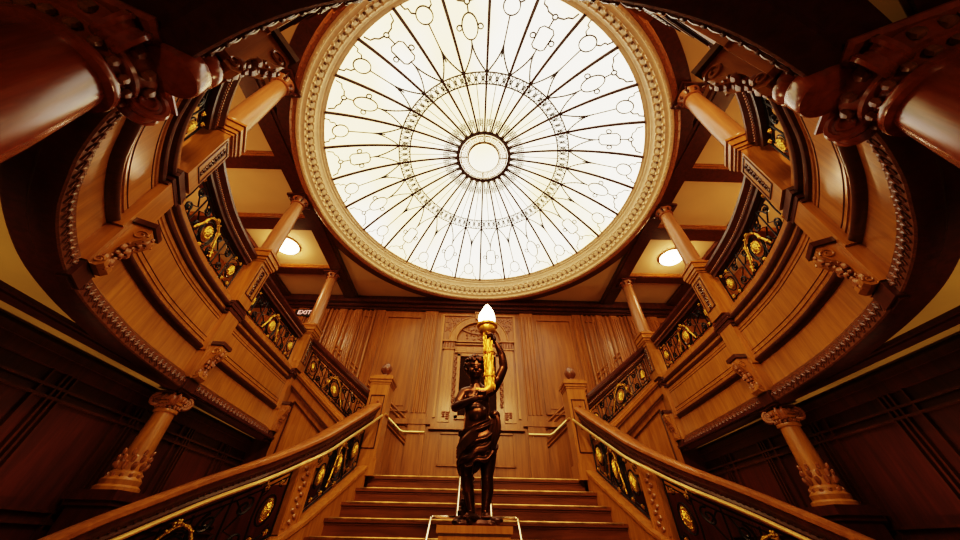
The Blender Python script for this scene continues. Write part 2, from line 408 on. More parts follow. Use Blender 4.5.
def gallery_front(name,label,sx,s0,s1,near=False):
    P=WP[sx]; F=P.fn; q=P.fn((s0+s1)/2,0,0)
    return P,F,q
for sx in(-1,1):
    P=WP[sx]; F=P.fn; S=side[sx]; q=P.fn(P.L*.6,0,1.3)
    sD=PS[sx]['D']; sC=P.L
    G=thing('gallery_balcony',f'curved oak-panelled front of the {S} upper gallery','balcony',tuple(q))
    ss=P.rng(0,sC+.12,.07)
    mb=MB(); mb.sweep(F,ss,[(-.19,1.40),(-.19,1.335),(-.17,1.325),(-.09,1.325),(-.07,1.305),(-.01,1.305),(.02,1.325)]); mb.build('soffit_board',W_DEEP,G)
    mb=MB(); mb.sweep(F,ss,[(.02,1.325),(.028,1.335),(.028,1.45)]); carved_band(mb,F,0.02,sC,1.39,.03); mb.build('carved_leaf_moulding',W_LEAF,G)
    mb=MB(); mb.sweep(F,ss,[(.028,1.45),(-.0,1.475),(-.03,1.50)]); mb.build('dark_band',W_DARK,G)
    mb=MB(); mb.sweep(F,ss,[(-.03,1.50),(-.035,1.51),(-.03,1.76)]); mb.build('frieze',W_MID,G)
    mb=MB(); mb.sweep(F,ss,[(-.03,1.76),(-.012,1.765),(.012,1.785),(.022,1.80),(.022,1.815),(.01,1.83),(-.005,1.84)]); mb.build('lower_moulding',W_DARK,G)
    mb=MB(); mb.sweep(F,ss,[(-.005,1.84),(-.005,1.875),(.004,1.88),(-.005,1.89),(-.005,2.22),(.004,2.23),(-.005,2.24),(-.005,2.275)]); mb.build('fascia_panel',W_MID,G)
    mb=MB(); mb.sweep(F,ss,[(-.005,2.275),(.015,2.285),(.022,2.30),(.022,2.32),(.01,2.325)]); mb.sweep(F,ss,[(.0,2.375),(.03,2.385),(.04,2.40),(.04,2.425),(.03,2.44)]); mb.build('upper_moulding',W_DARK,G)
    mb=MB(); mb.sweep(F,ss,[(.01,2.325),(.014,2.33),(.0,2.375)]); mb.sweep(F,ss,[(.03,2.44),(.02,2.45),(.02,SHELF),(-.16,SHELF),(-.16,2.42),(-.30,2.40)]); mb.build('shelf',W_MID,G)
    mb=MB()
    for z in (1.93,2.19): mb.tube([F(s,-.005,z) for s in ss],.005,5)
    mb.build('panel_bead',W_DARK,G)
    # posts
    for k in 'DABC': gallery_post(sx,k,G)
    # balustrades between posts
    lab={('D','A'):'seen steeply from below beside the big column','A'+'B':'','x':''}
    def bal(a,b,desc):
        railing('iron_balustrade',f'black iron balustrade on the {S} gallery, {desc}',P,PS[sx][a]+.19,PS[sx][b]-.19,SHELF)
    bal('D','A','nearest the camera beside the big column')
    bal('A','B','curved section between the two nearest columns')
    bal('B','C','far section ending at the side flight')

# upper columns
def column(x,y,zb,zt,r,label,mat=None,group='slim upper columns under the dome',corinth=True):
    mat=mat or W_COLUMN
    t=thing('gallery_column',label,'column',(x,y,zb),group)
    h=zt-zb
    m=MB(); m.lathe([(r*1.35,zb),(r*1.35,zb+.03),(r*1.2,zb+.04),(r*1.25,zb+.06),(r*1.05,zb+.075)],(x,y,0),24); m.build('base',mat,t)
    m=MB(); m.lathe([(r,zb+.07),(r*1.0,zb+h*.3),(r*.9,zb+h*.7),(r*.8,zt-.17)],(x,y,0),28); m.build('shaft',mat,t)
    m=MB(); m.lathe([(r*.8,zt-.17),(r*.98,zt-.16),(r*.98,zt-.145),(r*.82,zt-.135),(r*.85,zt-.1),(r*1.2,zt-.05),(r*1.25,zt-.04)],(x,y,0),24); m.build('neck',W_CARVE,t)
    m=MB(); m.box((x,y,zt-.02),(r*2.9,r*2.9,.045))
    for a in range(4):
        an=pi/4+a*pi/2; c=Vector((x+cos(an)*r*1.45,y+sin(an)*r*1.45,zt-.075)); d=Vector((cos(an),sin(an),0))
        m.tube([c+d*(.035*cos(i*.6)*(1-i/16))+Vector((0,0,.035*sin(i*.6)*(1-i/16))) for i in range(13)],.012,5)
    for a in range(8):
        an=a*pi/4; m.ell((x+cos(an)*r*1.1,y+sin(an)*r*1.1,zt-.1),(.02,.02,.04),seg=6,rings=4)
    m.build('capital',W_DARK,t)
    return t
for sx in(-1,1):
    S=side[sx]
    for k,d in (('A','nearest the camera'),('B','standing in front of the ceiling lamp'),('C','farthest, by the back wall')):
        q_=WP[sx].fn(PS[sx][k],-.03,0); column(q_.x,q_.y,CAPZ,4.9,.122,f'slim round oak column on the {S} gallery, {d}')
        
# lower hall columns
def low_column(sx,x,y,r,mat,big):
    S=side[sx]
    lab=(f'large polished mahogany column with scrolled capital at the {S} edge of the foreground' if big else f'squat carved column on a pedestal in the dark lower hall at {S}')
    t=thing('lower_column',lab,'column',(x,y,-1.2),'columns carrying the galleries')
    def plinth(z,h,w): 
        m.box((x,y,z+h/2),(w,w,h))
    m=MB(); k0=-.5 if big else 0
    plinth(-1.2,.12,.50); plinth(-1.08,1.33+k0,.36); plinth(.25+k0,.04,.41); plinth(.29+k0,.05,.46); plinth(.34+k0,.03,.40)
    m.build('pedestal',W_BIG if big else W_DEEP,t,smooth=0)  # small pedestals in darker wood, the hall's shade put into their colour
    zt=1.12
    m=MB(); m.lathe([(r*1.75,.37+k0),(r*1.75,.40+k0),(r*1.5,.42+k0),(r*1.55,.46+k0),(r*1.3,.49+k0),(r*1.28,.52+k0),(r*1.12,.54+k0),(r*1.12,.63+k0),(r*1.05,.67+k0)],(x,y,0),28); m.build('base',mat,t)
    m=MB(); m.lathe([(r*1.05,.67+k0),(r*1.0,.82),(r*.93,1.0),(r*.88,zt-.02)],(x,y,0),36); m.build('shaft',mat,t)
    m=MB()
    for row,(z,n,rr) in enumerate(((.60,10,.03),(.66,10,.026),(.50,12,.03),(.72,8,.02))):
        for i in range(n):
            a=2*pi*(i+.5*row)/n; m.ell((x+cos(a)*r*1.15,y+sin(a)*r*1.15,z+k0-.02),(rr*.8,rr*.8,rr*1.5),Matrix.Rotation(a,3,'Z')@Matrix.Rotation(.4,3,'Y'),7,5)
    m.build('carved_leaves',W_CARVE,t)
    m=MB(); m.lathe([(r*.88,zt-.03),(r*1.05,zt-.025),(r*1.08,zt-.01),(r*1.05,zt+.005),(r*.92,zt+.01),(r*.92,zt+.05),(r*1.1,zt+.06),(r*1.12,zt+.075),(r*1.02,zt+.085),(r*1.15,zt+.12),(r*1.2,zt+.15)],(x,y,0),32)
    m.build('necking',W_BIG if big else mat,t)
    m=MB()
    for i in range(16):
        a=2*pi*i/16; m.ell((x+cos(a)*r*1.02,y+sin(a)*r*1.02,zt+.03),(.016,.016,.022),seg=6,rings=4)
    for i in range(14):
        a=2*pi*i/14; m.ell((x+cos(a)*r*1.16,y+sin(a)*r*1.16,zt+.115),(.02,.02,.026),seg=6,rings=4)
    m.build('egg_moulding',W_CARVE,t)
    m2=MB(); k=r*1.18; rot=(math.radians(25) if sx<0 else math.radians(-25)) if big else 0
    for i in range(4):
        a=pi/4+i*pi/2+rot; d=Vector((cos(a),sin(a),0)); e=Vector((-sin(a),cos(a),0)); cc=Vector((x,y,zt+.095))+d*k*1.05
        for off,R in ((0,.018),):
            pts=[]; rad=[]
            for j in range(30):
                q=.066*(1-j/34); th=pi/2-j*.42
                pts.append(cc+d*q*cos(th)+Vector((0,0,q*sin(th)))+e*(0)); rad.append(.014*(1-j/60))
            for sd in(-1,1): m2.tube([p+e*sd*.028 for p in pts],rad,6)
        m2.lathe([(.054,-.03),(.06,-.018),(.052,0),(.06,.018),(.054,.03)],cc,16,B=Matrix((e,Vector((0,0,1)),d)).transposed() if False else Matrix(((d.x,0,e.x),(d.y,0,e.y),(0,1,0))))
    m2.build('volute',W_BIG if big else W_CARVE,t)
    m=MB(); k=r*1.62
    k=r*1.3; m.lathe([(k*.93,zt+.16),(k*1.0,zt+.175),(k*1.0,1.305)],(x,y,0),4,B=Matrix.Rotation(rot,3,'Z'),sq=True); m.build('abacus',W_BIG if big else W_DARK,t,smooth=0)
for sx in(-1,1):
    low_column(sx,sx*3.52,3.80,.105,W_MID,False)
    low_column(sx,sx*1.385,.345,.135,W_BIG,True)

# ------------------------------------------------------------------ room shell
m=MB(); m.bbox((-6.2,-2,-1.3),(6.2,7.3,-1.2)); struct('floor',m,W_STEP)
m=MB(); m.bbox((-6.2,7.05,-1.2),(6.2,7.25,6.7)); struct('wall_back',m,W_WALL)
for sx in(-1,1):
    m=MB(); m.bbox((sx*6.0,-2,1.5),(sx*6.2,7.05,6.7)); struct(f'wall_{side[sx]}',m,W_WALL)
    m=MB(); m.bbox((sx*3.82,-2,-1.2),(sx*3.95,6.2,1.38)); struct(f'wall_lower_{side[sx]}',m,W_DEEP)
    # lower-hall wall panelling and cornice
    m=MB()
    for y in (-.5,.35,1.2,2.05,2.9,3.75,4.6,5.45):
        for yy in (y-.12,y+.0,y+.05,y+.10):
            m.box((sx*3.81,yy,.0),(.05,.018,2.3))
    for z in (.12,.2,.95,1.03): m.box((sx*3.805,2,z),(.05,8,.02))
    struct(f'trim_{21 if sx<0 else 22}',m,W_DARK)
    m=MB(); m.box((sx*3.80,2,1.20),(.05,8.4,.10)); m.box((sx*3.79,2,1.28),(.07,8.4,.06)); struct(f'trim_{23 if sx<0 else 24}',m,W_DEEP)
    # lower ceiling
    m=MB(); P=WP[sx]; ss=P.rng(.5,P.L+.2,.1); n=len(ss)
    vs=[P.fn(s_,-.15,1.36) for s_ in ss]
    vs=vs+[Vector((sx*3.96,v.y if v.y>.6 else v.y-(.6-v.y)*6,1.36)) for v in vs]
    m.add(vs,[(i,i+1,i+1+n,i+n) for i in range(n-1)])
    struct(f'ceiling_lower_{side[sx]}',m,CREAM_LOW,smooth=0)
    m=MB(); m.box((sx*3.475,2.2,1.345),(.19,8.2,.03)); m.box((sx*3.475,2.2,1.325),(.12,8.2,.02)); struct(f'trim_{25 if sx<0 else 26}',m,W_DEEP,smooth=0)
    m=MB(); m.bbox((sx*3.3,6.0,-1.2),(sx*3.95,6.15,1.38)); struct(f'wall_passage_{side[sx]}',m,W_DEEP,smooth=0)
# near dark boards under the near gallery, overhead
m=MB(); m.bbox((-1.75,-2,1.33),(1.75,-.02,1.355)); m.bbox((-1.75,-.3,1.33),(1.75,.0,1.352))
for sx in(-1,1):
    m.prism([(sx*1.1,.05),(sx*1.9,.5),(sx*2.25,.1),(sx*1.6,-.5)],lambda a,b,t:Vector((a,b,t)),1.33,1.354)
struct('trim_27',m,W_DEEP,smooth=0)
# floor slab of galleries (upper side)
for sx in(-1,1):
    P=WP[sx]; ss=P.rng(0,P.L+.1,.1); n=len(ss); m=MB()
    vs=[P.fn(s,-.1,2.42) for s in ss]+[Vector((sx*6.0*min(1,abs(P.fn(s,0,0).x)/2.2+.001),min(P.fn(s,-.1,0).y,7.05) if abs(P.fn(s,0,0).x)>2.2 else -1.9+(P.fn(s,0,0).y+1.9)*0.0,2.42)) for s in ss]
    m.add(vs,[(i,i+1,i+1+n,i+n) for i in range(n-1)])
    m.bbox((sx*4.6,5.9,2.38),(sx*6.0,7.05,2.42))
    struct(f'floor_gallery_{side[sx]}',m,W_STEP,smooth=0)

# upper ceiling: cream plaster with a round opening for the dome
DC=(0,3.5)
m=MB(); n=96; r0=3.2; a1=[];b1=[]
for i in range(n):
    a=2*pi*i/n; c,s=cos(a),sin(a); a1.append((DC[0]+r0*c,DC[1]+r0*s,4.98)); k=min(3.6/max(abs(c),1e-6),3.6/max(abs(s),1e-6)); b1.append((DC[0]+k*c,DC[1]+k*s,4.98))
m.add(a1+b1,[(i,(i+1)%n,(i+1)%n+n,i+n) for i in range(n)])
for sx in(-1,1):
    m.add([(sx*3.6,-1.9,4.98),(sx*6.2,-1.9,4.98),(sx*6.2,7.1,4.98),(sx*3.6,7.1,4.98)],[(0,1,2,3)])
m.add([(-3.6,-1.9,4.98),(3.6,-1.9,4.98),(3.6,-.1,4.98),(-3.6,-.1,4.98)],[(0,1,2,3)])
struct('ceiling',m,CREAM,smooth=0)
tn=1
for sx in(-1,1):
    m=MB(); m.bbox((sx*3.18,-1.9,4.90),(sx*3.52,7.05,5.0)); m.bbox((sx*3.24,-1.9,4.885),(sx*3.46,7.05,4.9)); struct(f'trim_{tn}',m,W_DARK,smooth=0); tn+=1
    for y0,y1 in ((-.6,-.3),(1.25,1.5),(2.82,3.06),(4.16,4.46),(5.66,5.88)):
        m=MB(); m.bbox((sx*3.5,y0,4.905),(sx*6.1,y1,5.0)); struct(f'trim_{tn}',m,W_DARK,smooth=0); tn+=1
        m=MB()
        m.bbox((sx*3.52,y0-.06,4.95),(sx*6.1,y0,4.985)); m.bbox((sx*3.52,y0-.03,4.925),(sx*6.1,y0,4.95)); struct(f'trim_{tn}',m,W_MID,smooth=0); tn+=1
    m=MB(); m.bbox((sx*4.95,-1.9,4.90),(sx*5.2,7.05,5.0)); struct(f'trim_{tn}',m,W_DARK,smooth=0); tn+=1
m=MB(); m.bbox((-6,6.78,4.80),(6,7.05,5.0)); m.bbox((-6,6.88,4.73),(6,7.05,4.82)); m.bbox((-6,6.95,4.69),(6,7.05,4.74)); struct('trim_40',m,W_DARK,smooth=0)

# ------------------------------------------------------------------ dome skylight
Rs=4.84; zc=6.32-Rs
def dz(r): return zc+math.sqrt(max(Rs*Rs-r*r,0))
def dp(r,a,off=0):
    z=dz(r); nrm=Vector((r*cos(a),r*sin(a),z-zc)).normalized()
    return Vector((DC[0]+r*cos(a),DC[1]+r*sin(a),z))-nrm*off
D=thing('dome_skylight','large round leaded-glass dome with cream moulded ring set in the ceiling','skylight',(0,3.5,4.9))
m=MB(); m.lathe([(r,dz(r)) for r in [3.0-.1*i for i in range(30)]+[.05,.001]],(0,3.5,0),84,cap=False); m.build('glass',GLASS,D,fixn=False)
def ringprof(pr,name,mat,seg=112):
    m=MB(); m.lathe(pr,(0,3.5,0),seg,cap=False); return m.build(name,mat,D)
def beads(m,N,R,z,r,ph=0,seg=6):
    for i in range(N):
        a=2*pi*(i+ph)/N; m.ell((R*cos(a),3.5+R*sin(a),z),r,Matrix.Rotation(a,3,'Z'),seg,4)
nb=150
m=MB(); m.lathe([(2.92,5.36),(2.90,5.32),(2.935,5.29),(2.935,5.27),(2.96,5.255),(2.965,5.22),(2.985,5.20),(3.0,5.13),(3.02,5.12),(3.03,5.09),(3.06,5.04),(3.085,5.02),(3.09,4.96),(3.12,4.95),(3.14,4.93),(3.145,4.90),(3.17,4.885),(3.2,4.89),(3.205,4.91)],(0,3.5,0),112,cap=False)
beads(m,nb,3.075,5.0,(.028,.028,.034)); beads(m,nb,3.008,5.10,(.024,.024,.024),.5); beads(m,220,3.165,4.893,(.016,.016,.016),0,5)
m.build('moulded_ring',RING,D)
m=MB(); m.lathe([(3.2,4.90),(3.21,4.875),(3.24,4.865),(3.27,4.875),(3.285,4.90),(3.285,4.93)],(0,3.5,0),112,cap=False); beads(m,120,3.25,4.875,(.016,.022,.016),0,5); m.build('outer_moulding',RINGBR,D)
m=MB(); m.lathe([(3.025,5.115),(3.062,5.035)],(0,3.5,0),112,cap=False); beads(m,nb,3.043,5.05,(.022,.022,.030),.5,5); m.build('painted_bead_shadow',RINGSH,D)  # brown band and dots paint the shade between the bead rows
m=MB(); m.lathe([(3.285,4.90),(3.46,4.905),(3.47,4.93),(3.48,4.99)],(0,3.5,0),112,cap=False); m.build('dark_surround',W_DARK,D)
NR=28; dA=2*pi/NR
for i in range(NR):
    a=pi/2+i*dA; m=MB()
    m.tube([dp(r,a,.03) for r in [.53+.1*j for j in range(24)]+[2.93]],[.020+.0002*j for j in range(25)],6); m.build('rib',LEAD,D)
# centre boss
m=MB()
for R,w in ((.555,.03),(.33,.02),(.52,.009)): m.tube([dp(R,2*pi*k/64,.02) for k in range(64)],w,6,True)
for k in range(4): m.tube([dp(r,pi/2+k*pi/2,.02) for r in (.32,.42,.54)],.010,5)
b=m.build('centre_ring',LEAD,D)
m=MB()
for k in range(20):
    a0=2*pi*k/20+.05; w=2*pi/20-.05
    for (q0,q1) in (((.37,0),(.48,0)),((.48,0),(.48,.8)),((.48,.8),(.40,.8)),((.40,.8),(.40,.3)),((.40,.3),(.44,.3)),((.44,.3),(.44,.55))):
        m.tube([dp(q0[0],a0+q0[1]*w,.03),dp(q1[0],a0+q1[1]*w,.03)],.0075,4)
for R in (.365,.495): m.tube([dp(R,2*pi*k/64,.03) for k in range(64)],.008,4,True)
m.build('key_fret',FRET,b)
m=MB(); m.lathe([(.315,6.26),(.30,6.245),(.2,6.235),(.08,6.225),(.001,6.222)],(0,3.5,0),40,cap=False); m.build('centre_pane',GLASS,b)
# lattice band
m=MB()
for R in (1.53,1.735): m.tube([dp(R,2*pi*k/140,.035) for k in range(140)],.013,4,True)
for i in range(NR*3):
    a=pi/2+i*dA/3; b_=a+dA/3; c=(a+b_)/2; mid=(1.53+1.735)/2
    for p,q in (((1.53,a),(1.735,b_)),((1.735,a),(1.53,b_)),((1.53,c),(1.6,c)),((1.735,c),(1.665,c))):
        m.tube([dp(p[0],p[1],.035),dp(q[0],q[1],.035)],.0085,4)
    m.tube([dp(mid+.028*cos(t*pi/4),c+.028*sin(t*pi/4)/mid,.035) for t in range(8)],.0085,4,True)
m.build('lattice_band',LEADTHIN,D)
# sector tracery
for i in range(NR):
    a=pi/2+(i+.5)*dA; kind=(-i-1)%4   # sector right of the far rib carries the rectangle
    kk={0:'rect',1:'circ',2:'oval',3:'circ'}[kind]
    m=MB(); Q=lambda pts,r=.0112,closed=False:m.tube([dp(R,a+t/R,.035) for R,t in pts],r,4,closed)
    # inner panel: thin line and fret box
    Q([(.86,0),(1.53,0)],.008); Q([(.56,-.035),(.72,-.035)],.0112);Q([(.56,.035),(.72,.035)],.0112)
    Q([(.72,-.045),(.86,-.052),(.86,.052),(.72,.045)],.0112,True); Q([(.75,-.025),(.83,-.03),(.83,.03),(.75,.025)],.0095,True); Q([(.72,0),(.86,0)],.0095)
    # swags outside the lattice band
    for sd in(-1,1):
        pts=[(1.74+.46*u, sd*(.185*(1-u)**1.7)) for u in [j/8 for j in range(9)]]
        Q(pts,.013)
        for R,t in pts[1:-1]: Q([(R,t-.013),(R+.01,t+.013)],.0095)
    c=lambda R0,t0,ra,rb,n=18:[(R0+ra*cos(2*pi*j/n),t0+rb*sin(2*pi*j/n)) for j in range(n)]
    if kk=='circ':
        Q([(2.18,0),(2.585,0)],.0112); Q([(2.0,0),(2.25,0)],.013)
        Q(c(2.70,0,.115,.115),.0112,True)
        for sd in(-1,1): Q([(2.76,sd*.10),(2.79,sd*.15),(2.85,sd*.16),(2.86,sd*.20),(2.92,sd*.22)],.0112)
    else:
        if kk=='rect': Q([(2.26,-.06),(2.30,-.105),(2.54,-.115),(2.585,-.07),(2.585,.07),(2.54,.115),(2.30,.105),(2.26,.06)],.012,True); r1,r2=2.26,2.585
        else: Q(c(2.42,0,.18,.115,24),.012,True); r1,r2=2.24,2.60
        for sd in(-1,1): Q(c(2.42,sd*.155,.038,.038,12),.0112,True)
        Q([(2.19,0),(r1+.01,0)],.0112); Q([(r2,0),(2.70,0)],.0112)
        for sd in(-1,1):
            Q([(2.70+.035-.035*cos(u),sd*(.035*sin(u))) for u in [j*.7 for j in range(8)]],.0112)
            Q([(2.74,sd*.03),(2.76,sd*.12),(2.80,sd*.16),(2.82,sd*.22),(2.90,sd*.25)],.0112)
    m.build('tracery',LEADTHIN,D)

# ------------------------------------------------------------------ ceiling lamps
for sx,(x,y) in ((-1,(-4.27,4.98)),(1,(4.25,5.02))):
    t=thing('ceiling_lamp',f'round lit glass ceiling lamp over the {side[sx]} gallery','lamp',(x,y,4.9),'round gallery ceiling lamps')
    m=MB(); m.lathe([(.25,4.98),(.25,4.95),(.225,4.91),(.14,4.875),(.03,4.862),(.001,4.86)],(x,y,0),28); m.build('glass_bowl',LAMPGLASS,t)
    m=MB(); m.lathe([(.265,4.98),(.265,4.955),(.25,4.95)],(x,y,0),28); m.build('rim',BRASS,t)
    m=MB(); m.lathe([(.018,4.87),(.022,4.855),(.014,4.84),(.001,4.835)],(x,y,0),12); m.build('finial',BRASS,t)

# ------------------------------------------------------------------ back wall panelling
YB=7.05
m=MB()
for x0,x1 in ((.98,1.02),(1.10,1.14),):
    pass
def pil(m,x,w,z0,z1,d=.05,fl=4):
    m.box((x,YB-d/2,(z0+z1)/2),(w,d,z1-z0))
    for i in range(fl):
        xx=x-w/2+w*(i+.5)/fl; m.tube([(xx,YB-d-.002,z0+.12),(xx,YB-d-.002,z1-.12)],w/fl*.32,6)
m=MB()
for sx in(-1,1):
    for x,w in ((1.23,.34),(2.55,.22),(3.15,.16),(3.55,.16),(4.0,.2),(4.6,.2)):
        pil(m,sx*x,w,2.02,4.69,fl=3 if w<.3 else 4)
for sx in(-1,1):
    for i in range(15):
        x=2.72+.125*i; m.tube([(sx*x,YB-.02,2.1),(sx*x,YB-.02,4.69)],.030+.012*(i%3==0),7)
struct('trim_41',m,W_WALL)
m=MB()
for sx in(-1,1):
    for (xa,xb) in ((1.48,2.36),(2.72,3.02),(4.75,5.6)):
        for z in (2.18,4.5): m.box((sx*(xa+xb)/2,YB-.022,z),(xb-xa,.044,.03)); 
        for x in (xa,xb): m.box((sx*x,YB-.022,3.34),(.03,.044,2.32))
        m.box((sx*(xa+xb)/2,YB-.008,3.34),(xb-xa-.2,.016,2.1))
    # dado panels on the landing
    m.box((sx*1.2,YB-.04,1.98),(1.0,.08,.07)); m.box((sx*1.2,YB-.055,1.93),(1.0,.05,.03))
    m.box((sx*1.23,YB-.03,1.36),(.36,.06,1.12))
    for xa,xb in ((.78,.98),):
        pass
struct('trim_42',m,W_WALL,smooth=0)
m=MB()
m.box((0,YB-.05,1.90),(1.9,.10,.09)); m.box((0,YB-.07,1.835),(1.96,.12,.04)); m.box((0,YB-.02,1.3),(2.0,.04,1.0))
for z in (1.2,1.76): m.box((0,YB-.055,z),(1.5,.04,.035))
for x in (-.75,.75): m.box((x,YB-.055,1.48),(.035,.04,.58))
m.box((0,YB-.045,.86),(2.0,.05,.12))
struct('trim_43',m,W_WALL,smooth=0)
# sloping dado rails following the side flights
# carved clock surround
t=thing('clock_surround','carved oak arched surround with dark recess centred on the back wall','panel',(0,7.0,1.95))
def YF(d): return YB-d
m=MB(); m.box((0,YF(.02),3.25),(1.96,.04,2.7)); m.build('backboard',W_WALL,t,smooth=0)
m=MB()
for sx in(-1,1): m.box((sx*.90,YF(.055),3.3),(.05,.05,2.5))
m.box((0,YF(.055),4.57),(1.85,.05,.05)); m.build('outer_frame',W_MID,t,smooth=0)
arch=lambda R,n=24,cz=3.80:[(R*cos(pi*i/n),cz+R*sin(pi*i/n)) for i in range(n+1)]
m=MB()
outer=arch(.72); inner=arch(.56); nn=len(outer)
vs=[(x,YF(.10),z) for x,z in outer]+[(x,YF(.10),z) for x,z in inner]+[(x,YF(.03),z) for x,z in outer]+[(x,YF(.03),z) for x,z in inner]
fs=[(i,i+1,nn+i+1,nn+i) for i in range(nn-1)]+[(i,i+2*nn,i+1+2*nn,i+1) for i in range(nn-1)]+[(i+nn,i+1+nn,i+1+3*nn,i+3*nn) for i in range(nn-1)]
m.add(vs,fs)
m.tube([(x,YF(.10),z) for x,z in arch(.72)],.02,6); m.tube([(x,YF(.10),z) for x,z in arch(.55)],.02,6); m.build('arch',W_MID,t)
for sx in(-1,1):
    m=MB()
    for i in range(90):
        x=random.uniform(.42,.84); z=random.uniform(4.1,4.5)
        if math.hypot(x,z-3.8)<.76: continue
        m.ell((sx*x,YF(.045),z),(.03,.02,.03),seg=6,rings=4)
    m.build('carved_spandrel',W_CARVE,t)
m=MB(); m.box((0,YF(.11),4.5),(.17,.13,.16)); m.box((0,YF(.12),4.59),(.21,.15,.03)); m.build('keystone',W_MID,t,smooth=0)
m=MB()
for i in range(60):
    a=random.uniform(.15,pi-.15); R=random.uniform(.05,.48); m.ell((R*cos(a),YF(.045),3.86+R*sin(a)*.95),(.026,.02,.018),seg=6,rings=4)
m.tube([(x*.5,YF(.06),4.15-.12*(1-(x*x)*1.6)) for x in [-.8+.1*i for i in range(17)]],.02,6)
m.build('carved_tympanum',W_CARVE,t)
m=MB()
for z,h,w,d in ((3.80,.03,1.16,.11),(3.74,.03,1.10,.09),(3.62,.10,1.05,.07),(3.53,.04,1.12,.10)): m.box((0,YF(d/2),z),(w,d,h))
m.build('entablature',W_MID,t,smooth=0)
for sx in(-1,1):
    m=MB(); m.box((sx*.70,YF(.05),2.79),(.24,.10,1.66)); m.box((sx*.70,YF(.075),3.80),(.34,.15,.04)); m.box((sx*.70,YF(.065),3.60),(.30,.13,.03)); m.box((sx*.66,YF(.105),2.75),(.02,.02,1.6)); m.box((sx*.76,YF(.105),2.75),(.02,.02,1.6)); o=m.build('pilaster',W_MID,t,smooth=0)
    m=MB()
    for i in range(16): m.ell((sx*.70+.035*(i%4-1.5)*1.9,YF(.11),3.66+.035*(i//4)),(.022,.02,.018),seg=6,rings=4)
    m.box((sx*.70,YF(.103),3.71),(.26,.02,.16)); m.build('carved_capital',W_CARVE,o); m=MB()
    for i in range(26): m.ell((sx*(.53+.012*((i*7)%3-1)),YF(.06),3.42-.045*i),(.03,.025,.028),seg=6,rings=4)
    m.build('carved_drop',W_CARVE,o); m=MB()
    for i in range(14): m.ell((sx*(.66+.035*(i%4-1.5)),YF(.1),2.15-.04*(i//4)),(.026,.03,.026),seg=6,rings=4)
    m.build('carved_console',W_CARVE,o)
m=MB(); m.box((0,YF(.045),2.75),(.86,.02,1.35)); m.build('recess',BLACK,t,smooth=0)
m=MB()
for sx in(-1,1): m.box((sx*.45,YF(.06),2.76),(.07,.06,1.45))
m.box((0,YF(.06),3.46),(.97,.06,.07)); m.box((0,YF(.06),2.06),(.97,.06,.07)); m.build('inner_frame',W_MID,t,smooth=0)

# EXIT sign
t=thing('exit_sign','small dark exit sign with pale lit letters on the far left wall','sign',(-4.5,6.98,4.45))
m=MB(); m.box((-4.5,7.0,4.53),(.48,.05,.2)); m.build('sign_plate',SIGNBLK,t,smooth=0)
cu=bpy.data.curves.new('exit_letters','FONT'); cu.body='EXIT'; cu.size=.17; cu.align_x='CENTER'; cu.align_y='CENTER'; cu.extrude=.005
to=bpy.data.objects.new('tmp',cu); COL.objects.link(to); bpy.context.view_layer.update()
me=bpy.data.meshes.new_from_object(to.evaluated_get(bpy.context.evaluated_depsgraph_get())); bpy.data.objects.remove(to)
me.transform(Matrix.Translation(Vector((-4.5,6.965,4.53+Z0))-ORG[t.name])@Matrix.Rotation(pi/2,4,'X')); me.materials.clear(); me.materials.append(SIGNTXT)
o=bpy.data.objects.new('letters',me); COL.objects.link(o); o.parent=t

# ------------------------------------------------------------------ grand staircase (centre flight and landing)
RUN=.2436; RISE=.181; TOPY=5.6; TOPZ=.805
RP=[(1.66,5.75),(1.74,5.5),(1.84,5.15),(1.95,4.8),(2.05,4.5),(2.19,4.25),(2.38,4.0),(2.70,3.68),(2.95,3.38),(3.10,3.18),(3.22,2.95)]
rpc=catmull(RP,k=6)
def halfw(y):
    for a,b in zip(rpc[:-1],rpc[1:]):
        if b[1]<=y<=a[1]: 
            f=(a[1]-y)/(a[1]-b[1]+1e-9); return a[0]+(b[0]-a[0])*f
    return rpc[0][0] if y>rpc[0][1] else rpc[-1][0]
ST=thing('grand_staircase','wide oak central staircase with brass-edged steps rising to the landing','staircase',(0,4.4,-1.2))
for i in range(11):
    y=TOPY-i*RUN; z=TOPZ-i*RISE; w=halfw(y)-.10 if i else 1.60
    yb=y+RUN+.05 if i else 7.03
    m=MB(); 
    wb=halfw(min(yb,5.7))-.10 if i else 1.60
    m.add([(-w,y,z-RISE-.02),(w,y,z-RISE-.02),(w,y,z),(-w,y,z),(-wb,yb,z-RISE-.02),(wb,yb,z-RISE-.02),(wb,yb,z),(-wb,yb,z)],[(0,1,2,3),(3,2,6,7),(4,5,6,7),(0,1,5,4),(0,3,7,4),(1,2,6,5)])
    m.box((0,y-.012,z-.02),(2*w,.03,.036)); m.box((0,y-.003,z-.05),(2*w,.012,.02))
    if i==0: m.bbox((-3.25,5.95,z-.2),(-1.5,7.03,z-.001)); m.bbox((1.5,5.95,z-.2),(3.25,7.03,z-.001))
    s=m.build('step',W_STEP,ST,smooth=0)
    m=MB(); m.tube([(-w+.06,y-.018,z-.004),(-w/2,y-.018,z-.004),(0,y-.018,z-.004),(w/2,y-.018,z-.004),(w-.06,y-.018,z-.004)],.016,10); m.build('nosing',NOSE,s)
PW={sx:Path([(sx*p[0],p[1]) for p in rpc],flip=(1 if sx<0 else -1)*-1) for sx in(-1,1)}
def slopez(base): 
    return lambda y: base-.743*(TOPY-y)
